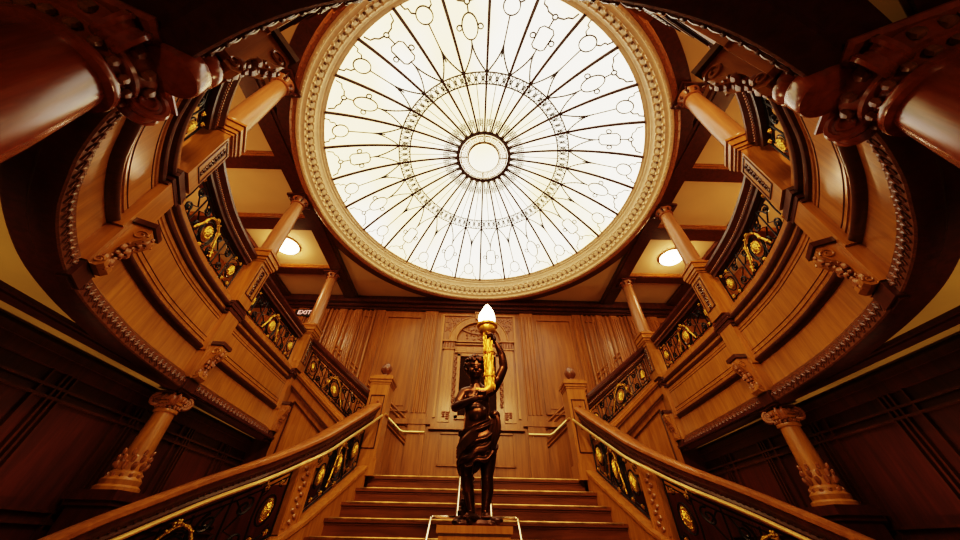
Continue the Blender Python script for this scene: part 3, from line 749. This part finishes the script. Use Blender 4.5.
for sx in(-1,1):
    P=PW[sx]; S=side[sx]; L=P.L
    def F(s,n,z):
        q=P.fn(s,n,0); y=P.at(s)[0].y; return Vector((q.x,q.y,z-.743*(TOPY-min(y,5.62))))
    # stringer: n>0 must face the steps
    test=P.fn(1,.1,0); 
    if abs(test.x)>abs(P.fn(1,0,0).x): P.flip*=-1
    ss=P.rng(.22,L,.07)
    m=MB(); m.sweep(F,ss,[(.11,.45),(.11,.92),(.13,.94),(.13,.98),(.06,1.0),(-.06,1.0),(-.12,.97),(-.12,.3)],closed=True); m.build('stringer',W_MID,ST)
    m=MB(); m.sweep(lambda s,n,z:(F(s,n,z) if z>-1 else Vector((*P.fn(s,n,0)[:2],-1.2))),ss,[(-.1,.5),(-.1,-2)]); m.sweep(lambda s,n,z:(F(s,n,z) if z>-1 else Vector((*P.fn(s,n,0)[:2],-1.2))),ss,[(.1,.6),(.1,-2)]); m.build('side_wall',W_MID,ST)
    # balustrade as separate thing
    H0=1.0; HI=.60
    def sect(a,b,desc):
        q=P.fn((a+b)/2,0,0); t=thing('stair_balustrade',f'gilt and iron panel {S} of the central stairs, {desc}','balustrade',tuple(F((a+b)/2,0,H0)),'iron balustrades of the staircase and galleries')
        ironpanel(t,lambda u,v,n:F(a+u,n,H0+.02+v),b-a,HI); return t
    sP=L*.43
    for i,s in enumerate(P.rng(0,L,.02)):
        if P.at(s)[0].y<4.46: sP=s; break
    sect(.34,sP-.13,'upper section next to the newel'); sect(sP+.13,L-.05,'lower section nearest the camera')
    # divider post
    B=P.frame(sP); O=F(sP,0,0); gg=lambda t_,n,z:Vector((O.x,O.y,0))+B@Vector((t_,n,0))+Vector((0,0,z+O.z))
    t=thing('stair_post',f'carved oak divider post between the iron panels of the {S} stair balustrade','post',tuple(gg(0,0,.98)),'carved stair posts')
    m=MB(); m.box(gg(0,0,1.3),(.22,.12,.72),B); m.build('shaft',W_MID,t,smooth=0)
    m=MB()
    for sd in(-1,1): m.box(gg(sd*.085,.06,1.3),(.03,.02,.62),B)
    m.build('side_bead',W_MID,t,smooth=0)
    m=MB()
    for i in range(11): m.ell(gg(.022*(-1)**i,.066,1.05+.05*i),(.03,.018,.026),B,6,4)
    m.build('carved_drop',W_CARVE,t)
    # handrail
    q=P.fn(L/2,0,0); t=thing('stair_handrail',f'broad polished oak handrail sweeping down the {S} of the central stairs','handrail',tuple(F(L/2,0,1.7)),'stair handrails')
    s2=P.rng(.10,L,.06); z1=H0+HI+.04
    m=MB(); m.sweep(F,s2,[(-.05,z1),(.05,z1),(.06,z1+.03),(.075,z1+.05),(.07,z1+.08),(.095,z1+.11),(.11,z1+.14),(.11,z1+.17),(-.09,z1+.17),(-.09,z1+.12),(-.05,z1+.06)],closed=True); m.build('under_moulding',W_DARK,t)
    m=MB(); m.sweep(F,s2,[(.10,z1+.165),(.125,z1+.18),(.125,z1+.215),(.09,z1+.245),(0,z1+.26),(-.09,z1+.245),(-.12,z1+.215),(-.12,z1+.18),(-.09,z1+.165)],closed=True); m.build('grip',W_RAIL,t)
    m=MB(); s=.15
    while s<L-.05: m.ell(F(s,.082,z1+.095),(.013,.013,.013),seg=5,rings=3); s+=.04
    m.build('bead_moulding',W_DARK,t)
    # slim brass grab rail with brackets
    t=thing('brass_handrail',f'thin polished brass grab rail under the {S} stair handrail','handrail',tuple(F(L/2,.16,1.6)),'thin metal grab rails')
    m=MB(); zb=z1+.02; s3=P.rng(.05,L,.06)
    m.tube([P.fn(0,.12,0)+Vector((0,.1,TOPZ+.9-.02)),]+[F(s,.165,zb) for s in s3],.02,8); m.build('rail',BRASS,t)
    s=.7
    while s<L:
        m=MB(); m.tube([F(s,.165,zb),F(s,.165,zb-.05),F(s,.06,zb-.06)],.008,5); m.build('bracket',BRASS,t); s+=1.1
    # landing newel
    x,y=sx*1.70,5.66
    t=thing('newel_post',f'panelled oak newel post with carved finial on the {S} of the landing','post',(x,y,.8),'landing newel posts')
    B0=Matrix.Identity(3)
    m=MB(); m.box((x,y,1.5),(.32,.32,1.4)); m.box((x,y,.90),(.38,.38,.22)); m.build('shaft',W_MID,t,smooth=0)
    m=MB()
    for z,w,h in ((2.16,.34,.03),(2.20,.37,.045),(2.245,.41,.045),(2.285,.36,.035)): m.box((x,y,z),(w,w,h))
    m.build('cap',W_MID,t,smooth=0)
    m=MB()
    for sy in (-1,):
        for dx in(-.11,.11): m.box((x+dx,y-.165,1.55),(.016,.012,.8))
        for z in (1.15,1.95): m.box((x,y-.165,z),(.236,.012,.016))
    m.build('panel_bead',W_DARK,t,smooth=0)
    m=MB()
    for i in range(8): m.ell((x+.018*(-1)**i,y-.165,1.85-.05*i),(.025,.018,.025),seg=6,rings=4)
    m.build('carved_drop',W_CARVE,t)
    m=MB(); m.lathe([(.09,2.30),(.09,2.335),(.045,2.355),(.04,2.38),(.08,2.42),(.098,2.47),(.09,2.53),(.055,2.58),(.02,2.61),(.001,2.615)],(x,y,0),16)
    for i in range(8):
        a=i*pi/4; m.ell((x+.085*cos(a),y+.085*sin(a),2.48),(.022,.022,.05),seg=6,rings=4)
    m.build('finial',W_LEAF,t)

    # side flight balustrade from the newel up to gallery post C
    Nn=(sx*1.86,5.62); Cc=(sx*3.36,5.90)
    SP=Path([Nn,Cc],flip=1)
    if SP.fn(.5,.2,0).y>SP.fn(.5,0,0).y: SP.flip=-1
    Ls=SP.L; sl=(2.46-1.30)/Ls; zb=1.27
    railing('side_flight_balustrade',f'sloping iron balustrade of the {S} side flight rising from newel to gallery',SP,.0,Ls,zb,slope=sl,vertical_h=.46,noff=.05)
    F2=lambda s,n,z:SP.fn(s,n,z+sl*s)
    fl=thing('side_flight',f'{S} upper flight of oak stairs rising from the landing along the back wall','staircase',(sx*2.6,6.4,.8))
    m=MB(); s4=SP.rng(-.05,Ls+.05,.1)
    m.sweep(F2,s4,[(.05,zb-.24),(.05,zb-.04),(.08,zb-.02),(.08,zb),(-.08,zb),(-.08,zb-.3),(.05,zb-.3)],closed=True); m.build('stringer',W_MID,fl)
    m=MB(); m.sweep(F2,s4,[(.05,zb-.09),(.075,zb-.085),(.075,zb-.07),(.05,zb-.065)]); m.sweep(F2,s4,[(.05,zb-.28),(.085,zb-.27),(.085,zb-.245),(.05,zb-.24)]); m.build('stringer_moulding',W_DARK,fl)
    m=MB(); n=len(s4); vs=[F2(s,0.0,zb-.28) for s in s4]+[SP.fn(s,0,.70) for s in s4]; m.add(vs,[(i,i+1,i+1+n,i+n) for i in range(n-1)])
    m.build('spandrel_wall',W_MID,fl)
    m=MB(); vs=[SP.fn(s,0,.70) for s in s4]+[SP.fn(s,0,-1.2) for s in s4]; m.add(vs,[(i,i+1,i+1+n,i+n) for i in range(n-1)])
    m.build('lower_wall',W_DEEP,fl)  # same wall continued in dark wood; shade below is put into the colour
    m=MB(); n=len(s4)
    tri=[F2(.3,.02,zb-.42),F2(Ls-.1,.02,zb-.42),SP.fn(Ls-.1,.02,.9),SP.fn(.3,.02,.9)]
    for a,b in zip(tri,tri[1:]+tri[:1]): m.tube([a,b],.014,5)
    m.build('panel_bead',W_DARK,fl)
    for i in range(9):
        x0=1.95+.19*i; z=TOPZ+.19*(i+1)
        m=MB(); xa,xb=sx*x0,sx*(x0+.26)
        m.bbox((xa,SP.fn(min(x0-1.86,Ls),0,0).y+.06,z-.2),(xb,7.04,z)); s_=m.build('step',W_STEP,fl,smooth=0)
    # wall rail of the side flight
    t=thing('wall_grab_rail',f'bright metal grab rail on the back wall turning up the {S} side flight','handrail',(sx*1.5,6.97,1.75),'thin metal grab rails')
    m=MB(); m.tube([(sx*1.05,6.97,1.76),(sx*1.48,6.97,1.76),(sx*1.55,6.97,1.79),(sx*2.1,6.97,2.24),(sx*3.3,6.97,3.2)],.022,8); m.build('rail',BRASS,t)
    for x_,z_ in ((1.15,1.76),(1.85,2.03),(2.7,2.72)):
        m=MB(); m.tube([(sx*x_,6.97,z_),(sx*x_,7.0,z_-.05),(sx*x_,7.05,z_-.05)],.009,5); m.build('bracket',BRASS,t)
    m=MB()
    for off in (.0,.10,.35,.42):
        pts=[(1.42,YB-.03,1.98-off),(3.6,YB-.03,1.98-off+ .83*2.18)]
        m.tube([(sx*p[0],p[1],p[2]) for p in pts],.022,4)
    struct(f'trim_{44 if sx<0 else 45}',m,W_WALL)

# ------------------------------------------------------------------ centre rails round the statue
t=thing('centre_handrail','bright slim metal double handrail running up the steps behind the cherub statue','handrail',(0,3.1,.15),'thin metal grab rails')
for sx in(-1,1):
    X0=-.045+sx*.135; X1=-.045+sx*.33
    m=MB(); z=.185
    m.tube([(X0+.01*sx,5.45,z+.743*2.4),(X0+.005*sx,4.3,z+.743*1.25),(X0,3.09,z+.03),(X0,3.06,z),(X0+sx*.03,3.05,z),(X1-sx*.02,3.05,z),(X1,3.04,z-.01),(X1,2.95,z-.07),(X1,2.0,z-.78),(X1,1.95,z-.84),(X1,1.95,-1.2)],.0105,8)
    m.build('rail',NICKEL,t)
for y in (3.75,4.75,5.45):
    for sx in(-1,1):
        m=MB(); X0=-.045+sx*.135; zz=.165+.743*(y-3.05); m.tube([(X0,y,zz),(X0,y,TOPZ-.743*(TOPY-y)-.1)],.010,6); m.build('baluster',NICKEL,t)

# ------------------------------------------------------------------ statue plinth
px=-.045
t=thing('statue_plinth','square oak newel pedestal at the foot of the central stairs','pedestal',(px,2.9,-1.2))
m=MB(); m.box((px,2.9,-.55),(.44,.40,1.3)); m.box((px,2.9,-1.12),(.54,.50,.16)); m.build('shaft',W_MID,t,smooth=0)
m=MB()
for z,w,h in ((.02,.44,.04),(.06,.47,.045),(.10,.50,.04)): m.box((px,2.9,z),(w,w*.93,h))
m.build('cap',W_MID,t,smooth=0)

# ------------------------------------------------------------------ statue
def limbs(mb,nodes,edges):
    """closed tapered limbs that a voxel remesh fuses into one continuous skin"""
    for a,b in edges:
        (p,ra),(q,rb)=nodes[a],nodes[b]
        ra=ra if isinstance(ra,tuple) else (ra,ra); rb=rb if isinstance(rb,tuple) else (rb,rb)
        n=max(3,int((q-p).length/.02))
        for i in range(n+1):
            t=i/n; rx=ra[0]+(rb[0]-ra[0])*t; ry=ra[1]+(rb[1]-ra[1])*t; bulge=1+.06*sin(pi*t)
            mb.ell(p.lerp(q,t),(rx*bulge,ry*bulge,min(rx,ry)*bulge),seg=16,rings=10)
def remesh(mb,vox,sm=0):
    me=bpy.data.meshes.new('r'); me.from_pydata([Vector(v) for v in mb.v],[],mb.f); me.validate(); bm=bmesh.new(); bm.from_mesh(me); bmesh.ops.recalc_face_normals(bm,faces=bm.faces); bm.to_mesh(me); bm.free()
    o=bpy.data.objects.new('r',me); COL.objects.link(o)
    md=o.modifiers.new('m','REMESH'); md.mode='VOXEL'; md.voxel_size=vox
    if sm: s=o.modifiers.new('s','SMOOTH'); s.factor=.5; s.iterations=sm
    bpy.context.view_layer.update()
    r=bpy.data.meshes.new_from_object(o.evaluated_get(bpy.context.evaluated_depsgraph_get()))
    out=MB(); out.add([v.co for v in r.vertices],[tuple(p.vertices) for p in r.polygons]); bpy.data.objects.remove(o); return out
sX=-.04; sY=2.9
V=lambda x,y,z:Vector((sX+x,sY+y,z))
statue=thing('cherub_statue','dark bronze cherub with curly hair and hip drapery holding up a torch on the plinth','statue',(sX,sY,.12))
nd={'pel':(V(.015,.0,.72),(.118,.092)),'wst':(V(.0,-.01,.86),(.098,.082)),'chs':(V(-.005,0,.98),(.112,.085)),'ush':(V(0,.0,1.06),(.105,.07)),'nek':(V(-.015,-.005,1.13),.05),'nk2':(V(-.025,-.015,1.20),.048),
 'cll':(V(-.07,0,1.07),.055),'lsh':(V(-.125,0,1.06),.050),'lel':(V(-.19,-.045,.925),.039),'lwr':(V(-.04,-.15,.955),.026),'lhd':(V(.0,-.165,.97),.022),
 'clr':(V(.07,0,1.08),.055),'rsh':(V(.125,0,1.10),.052),'rue':(V(.195,-.01,1.20),.045),'rel':(V(.245,-.02,1.31),.040),'rfa':(V(.23,-.03,1.43),.037),'rwr':(V(.18,-.045,1.545),.026),
 'lhp':(V(-.06,0,.66),.075),'lth':(V(-.08,-.02,.56),.064),'lkn':(V(-.075,-.045,.43),.045),'lca':(V(-.055,-.0,.34),.043),'lan':(V(-.025,.01,.205),.026),'lhe':(V(-.025,.02,.185),.026),'lft':(V(-.055,-.085,.18),.022),
 'rhp':(V(.085,0,.66),.082),'rth':(V(.095,-.01,.56),.066),'rkn':(V(.085,-.025,.43),.047),'rca':(V(.09,.01,.34),.047),'ran':(V(.07,.02,.205),.027),'rhe':(V(.07,.035,.185),.027),'rft':(V(.075,-.075,.18),.023)}
ed=[('pel','wst'),('wst','chs'),('chs','ush'),('ush','nek'),('nek','nk2'),('ush','cll'),('cll','lsh'),('lsh','lel'),('lel','lwr'),('lwr','lhd'),('ush','clr'),('clr','rsh'),('rsh','rue'),('rue','rel'),('rel','rfa'),('rfa','rwr'),
 ('pel','lhp'),('lhp','lth'),('lth','lkn'),('lkn','lca'),('lca','lan'),('lan','lhe'),('lhe','lft'),('pel','rhp'),('rhp','rth'),('rth','rkn'),('rkn','rca'),('rca','ran'),('ran','rhe'),('rhe','rft')]
body=MB(); limbs(body,nd,ed)
# belly, chest, buttocks, cheeks of a putto
body.ell(V(0,-.05,.87),(.085,.075,.09),seg=16,rings=10); body.ell(V(-.05,-.042,1.01),(.055,.038,.035),seg=12,rings=8); body.ell(V(.05,-.042,1.01),(.055,.038,.035),seg=12,rings=8)
# head, tipped forward and turned slightly to the torch
HC=V(-.03,-.02,1.285); HB=Matrix.Rotation(math.radians(8),3,'Z')@Matrix.Rotation(math.radians(12),3,'X')
hp=lambda x,y,z:HC+HB@Vector((x,y,z))
body.ell(hp(0,.005,.012),(.088,.10,.108),HB,20,14)
body.ell(hp(0,-.035,-.045),(.062,.058,.062),HB,16,10)          # jaw
for s_ in(-1,1):
    body.ell(hp(s_*.038,-.072,-.03),(.027,.024,.027),HB,10,8)    # cheek
    body.ell(hp(s_*.034,-.088,.028),(.026,.014,.010),HB,10,6)    # brow
    body.ell(hp(s_*.09,.005,-.005),(.012,.02,.028),HB,8,6)       # ear
    body.ell(hp(s_*.032,-.088,.008),(.013,.010,.009),HB,10,6)    # eye
body.ell(hp(0,-.103,-.008),(.012,.016,.024),HB,10,8); body.ell(hp(0,-.108,-.018),(.016,.013,.011),HB,10,8)  # nose
body.ell(hp(0,-.094,-.046),(.022,.011,.006),HB,10,6); body.ell(hp(0,-.091,-.058),(.018,.012,.007),HB,10,6); body.ell(hp(0,-.082,-.082),(.02,.018,.016),HB,10,6)
# hands: palm plus curled fingers and thumb
def finger(pts,r): body.tube(pts,[r,r,r*.92,r*.75],7)
# raised hand wraps the torch
for i in range(4):
    z=1.62-.021*i; L_=(.9,1.0,.95,.8)[i]
    finger([V(.155,-.075,z),V(.12,-.118*L_-.01,z+.006),V(.085,-.122*L_-.01,z+.008),V(.065,-.098,z+.008)],.0105)
finger([V(.16,-.03,1.58),V(.14,.02,1.60),V(.115,.035,1.62),V(.09,.03,1.63)],.0115)
body.ell(V(.155,-.05,1.595),(.024,.034,.042),seg=10,rings=8)
# low hand cups the horn tip
for i in range(4):
    x=.0+.021*i
    finger([V(x,-.175,.985),V(x+.004,-.20,1.01),V(x+.006,-.185,1.035),V(x+.006,-.16,1.045)],.010)
finger([V(-.02,-.165,.98),V(-.025,-.15,1.005),V(-.012,-.135,1.03),V(.0,-.13,1.04)],.011)
body.ell(V(.025,-.165,.97),(.042,.026,.024),seg=10,rings=8)
# toes
for s_,fx,fy in((-1,-.055,-.085),(1,.075,-.075)):
    for i in range(5): body.ell(V(fx+(i-2)*.014,fy-.022-.004*(2-abs(i-1)),.172),(.009,.018,.010),seg=8,rings=6)
body=remesh(body,.006,3); body.build('body',BRONZE,statue,smooth=180,fixn=False)
# hair
m=MB(); random.seed(3)
for i in range(150):
    th=random.uniform(0,2*pi); ph=random.uniform(-.35,pi/2); d=Vector((cos(ph)*cos(th),cos(ph)*sin(th),sin(ph)))
    if d.y<-.35 and d.z<.42: continue
    c=hp(d.x*.092,.008+d.y*.104,.018+d.z*.11); r=random.uniform(.014,.023)
    m.ell(c,(r,r,r*.9),seg=7,rings=5)
m.build('hair',BRONZE,statue)
# drapery: wrapped cloth with diagonal folds
m=MB(); seg=72; rows=44; vs=[];fs=[]
for j in range(rows+1):
    f=j/rows
    for k in range(seg):
        a=2*pi*k/seg; ca,sa=cos(a),sin(a)
        ztop=.80+.055*ca+.02*sa; zbot=.47+.10*(ca*.5+.5)+.035*sin(a*2+1)+.012*sin(7*a)
        if ca<-.2: zbot-=.02
        z=ztop+(zbot-ztop)*f
        ph=f+.30*cos(a+.5)+.10*sin(2*a); fold=.013*sin(24*ph)+.006*sin(41*ph+1.3)+.004*sin(3*a+9*f)
        rx=.138+.018*f+fold+.015*(1-f)*(f<.15); ry=.112+.025*f+fold
        vs.append(V(.008+rx*ca,ry*sa-.005,z))
for j in range(rows):
    for k in range(seg): fs.append((j*seg+k,j*seg+(k+1)%seg,(j+1)*seg+(k+1)%seg,(j+1)*seg+k))
m.add(vs,fs)
dr=m.build('drapery',BRONZE,statue,smooth=70); so=dr.modifiers.new('t','SOLIDIFY'); so.thickness=.012
m=MB()
for i in range(5):
    m.tube([V(.155-.02*i+.02*sin(j*.5+i),-.09+.01*i,.87-.03*j-.01*i) for j in range(10)],[.012+.014*sin(pi*(j+.5)/10) for j in range(10)],7)
for i in range(4):
    m.tube([V(.16*cos(-1.2-pi*.0-j*.22)+.0,-.02+.155*sin(-.2-j*.22),.80-.02*i-.032*j) for j in range(8)],[.010+.012*sin(pi*(j+.5)/8) for j in range(8)],7)
m.ell(V(.15,-.07,.86),(.045,.04,.04),seg=10,rings=7); m.build('drapery_knot',BRONZE,statue)
# rocky base
m=MB(); random.seed(11); m.lathe([(.17,.122),(.175,.135),(.15,.15),(.001,.155)],V(0,0,0)-Vector((0,0,0))-Vector((0,0,0)),18) if False else None
m.lathe([(.155,.121),(.16,.135),(.145,.155),(.05,.165),(.001,.165)],(sX,sY-.01,0),18)
for i in range(60):
    a=random.uniform(0,2*pi); q=random.uniform(.02,.15); r=random.uniform(.022,.045); m.ell(V(q*cos(a),q*sin(a)-.01,.14+random.uniform(-.005,.028)),(r*1.3,r,r*.65),Matrix.Rotation(a,3,'Z'),7,5)
for i in range(16):
    m.ell(V(-.10+.012*sin(i*1.7)+.004*i,.06,.15+.018*i),(.042-.001*i,.038,.03),seg=7,rings=5)   # stump behind the leg
m.build('rocky_base',BRONZE,statue)
# torch (held: its own thing)
torch=thing('torch_lamp','gilt cornucopia torch with a lit white glass flame held up by the cherub','lamp',(sX+.06,sY-.1,1.0))
TX=lambda z:(.035+ (z-1.0)*.055+.02)
pts=[V(-.015,-.17,1.035),V(.02,-.175,1.025),V(.06,-.17,1.02),V(.095,-.15,1.05),V(.106,-.13,1.12),V(.106,-.11,1.22),V(.102,-.09,1.34),V(.096,-.075,1.46),V(.09,-.066,1.58),V(.087,-.062,1.66),V(.085,-.06,1.69)]
rad=[.016,.022,.028,.034,.042,.044,.043,.042,.044,.052,.075]
m=MB(); m.tube(pts,rad,18); 
m.build('horn',TORCHGOLD,torch,smooth=60)
m=MB()
for k in range(7):
    for j in range(12):
        z=1.08+.055*j; a=2*pi*k/7+j*.28; rr=.043
        cx=.106-(z-1.06)*.03; cy=-.135+(z-1.06)*.115
        m.ell(V(cx+rr*cos(a),cy+rr*sin(a),z),(.007,.007,.036),seg=6,rings=4)
for z in (1.17,1.42): m.tube([V(.103+.052*cos(i*pi/8),-.112+(z-1.2)*.10+.052*sin(i*pi/8),z) for i in range(16)],.010,6,True)
m.build('leaf_relief',TORCHGOLD,torch)
TC=V(.085,-.06,-.04)
m=MB(); m.lathe([(.05,1.68),(.075,1.70),(.088,1.73),(.085,1.75),(.105,1.765),(.108,1.785),(.085,1.80),(.07,1.80)],TC,26,amp=lambda a,z:1+.03*sin(a*12)); m.build('cup',TORCHGOLD,torch)
m=MB(); tw=lambda a,z:1+.07*sin(3*a+z*26)+.04*sin(7*a-z*30)
m.lathe([(.065,1.795),(.082,1.83),(.088,1.87),(.078,1.92),(.058,1.965),(.036,2.0),(.018,2.03),(.001,2.05)],TC,24,amp=tw); m.build('glass_flame',FLAME,torch)

# ------------------------------------------------------------------ lights
def lamp(name,typ,loc,power,col,rad=.1,rot=None,spot=None,size=None):
    l=bpy.data.lights.new(name,typ); l.energy=power; l.color=col
    if typ in('POINT','SPOT'): l.shadow_soft_size=rad
    if typ=='SPOT': l.spot_size=math.radians(spot or 100); l.spot_blend=.8
    if typ=='AREA': l.size=size or .5
    o=bpy.data.objects.new(name,l); COL.objects.link(o); o.location=Vector(loc)+Vector((0,0,Z0))
    if rot: o.rotation_euler=rot
    return o
WARM=(1,.64,.28)
def aim(o,tgt):
    d=Vector(tgt)+Vector((0,0,Z0))-o.location; o.rotation_euler=d.to_track_quat('-Z','Y').to_euler()
for sx in(-1,1):
    lamp('gallery_lamp_and_fill','POINT',(sx*4.26,5.0,4.75),22,WARM,.12); lamp('gallery_side_fill','POINT',(sx*5.5,.2,3.2),40,WARM,.1)  # first belongs to the ceiling lamp; second is added, unseen fill
    lamp('gallery_lamp_and_fill','POINT',(sx*5.5,2.6,3.3),75,WARM,.12)  # added fill hidden behind the gallery front, brightens the upper ceiling
    o=lamp('near_fill_spot','SPOT',(sx*1.2,-1.3,4.75),400,WARM,.12,spot=110); aim(o,(sx*2.2,4.5,1.6))  # unseen spot added behind the lens to light back wall and gallery fronts
    o=lamp('cross_fill_spot','SPOT',(sx*1.6,-1.3,4.6),430,WARM,.12,spot=95); aim(o,(-sx*3.2,2.6,1.9))  # unseen spot added to brighten the gallery across the well
for sx in(-1,1):
    for y_,p_ in ((1.0,62),(3.0,55),(5.2,40)):
        o=lamp('hall_fill_uplight','SPOT',(sx*3.2,y_,-.6),p_,WARM,.08,spot=70); aim(o,(sx*3.45,y_,1.36))  # added spots near the floor, unseen, to brighten the lower ceiling
o=lamp('hall_fill_uplight','SPOT',(0,-1.6,-.9),45,WARM,.1,spot=120); aim(o,(0,.2,1.3))  # unseen spot added behind the lens to lift the soffit overhead
lamp('torch_light','POINT',(.03,2.55,1.95),10,WARM,.05)
w=bpy.data.worlds.new('w'); scene.world=w; w.use_nodes=True; w.node_tree.nodes['Background'].inputs[0].default_value=(1,.5,.25,1); w.node_tree.nodes['Background'].inputs[1].default_value=.055

# ------------------------------------------------------------------ camera
th,ro,ya,f=.723,.019,.011,317.4
Fv=Vector((sin(ya)*cos(th),cos(ya)*cos(th),sin(th))); Rv=Vector((cos(ya),-sin(ya),0)); Uv=Rv.cross(Fv)
c,s=cos(ro),sin(ro); R2=c*Rv+s*Uv; U2=-s*Rv+c*Uv
cam=bpy.data.cameras.new('camera'); cam.sensor_width=36; cam.lens=f*36/960; cam.clip_start=.02
co=bpy.data.objects.new('camera',cam); COL.objects.link(co)
M=Matrix(((R2.x,U2.x,-Fv.x,-.071),(R2.y,U2.y,-Fv.y,0),(R2.z,U2.z,-Fv.z,Z0),(0,0,0,1))); co.matrix_world=M
scene.camera=co
scene.view_settings.view_transform='Filmic'; scene.view_settings.look='High Contrast'; scene.view_settings.exposure=0
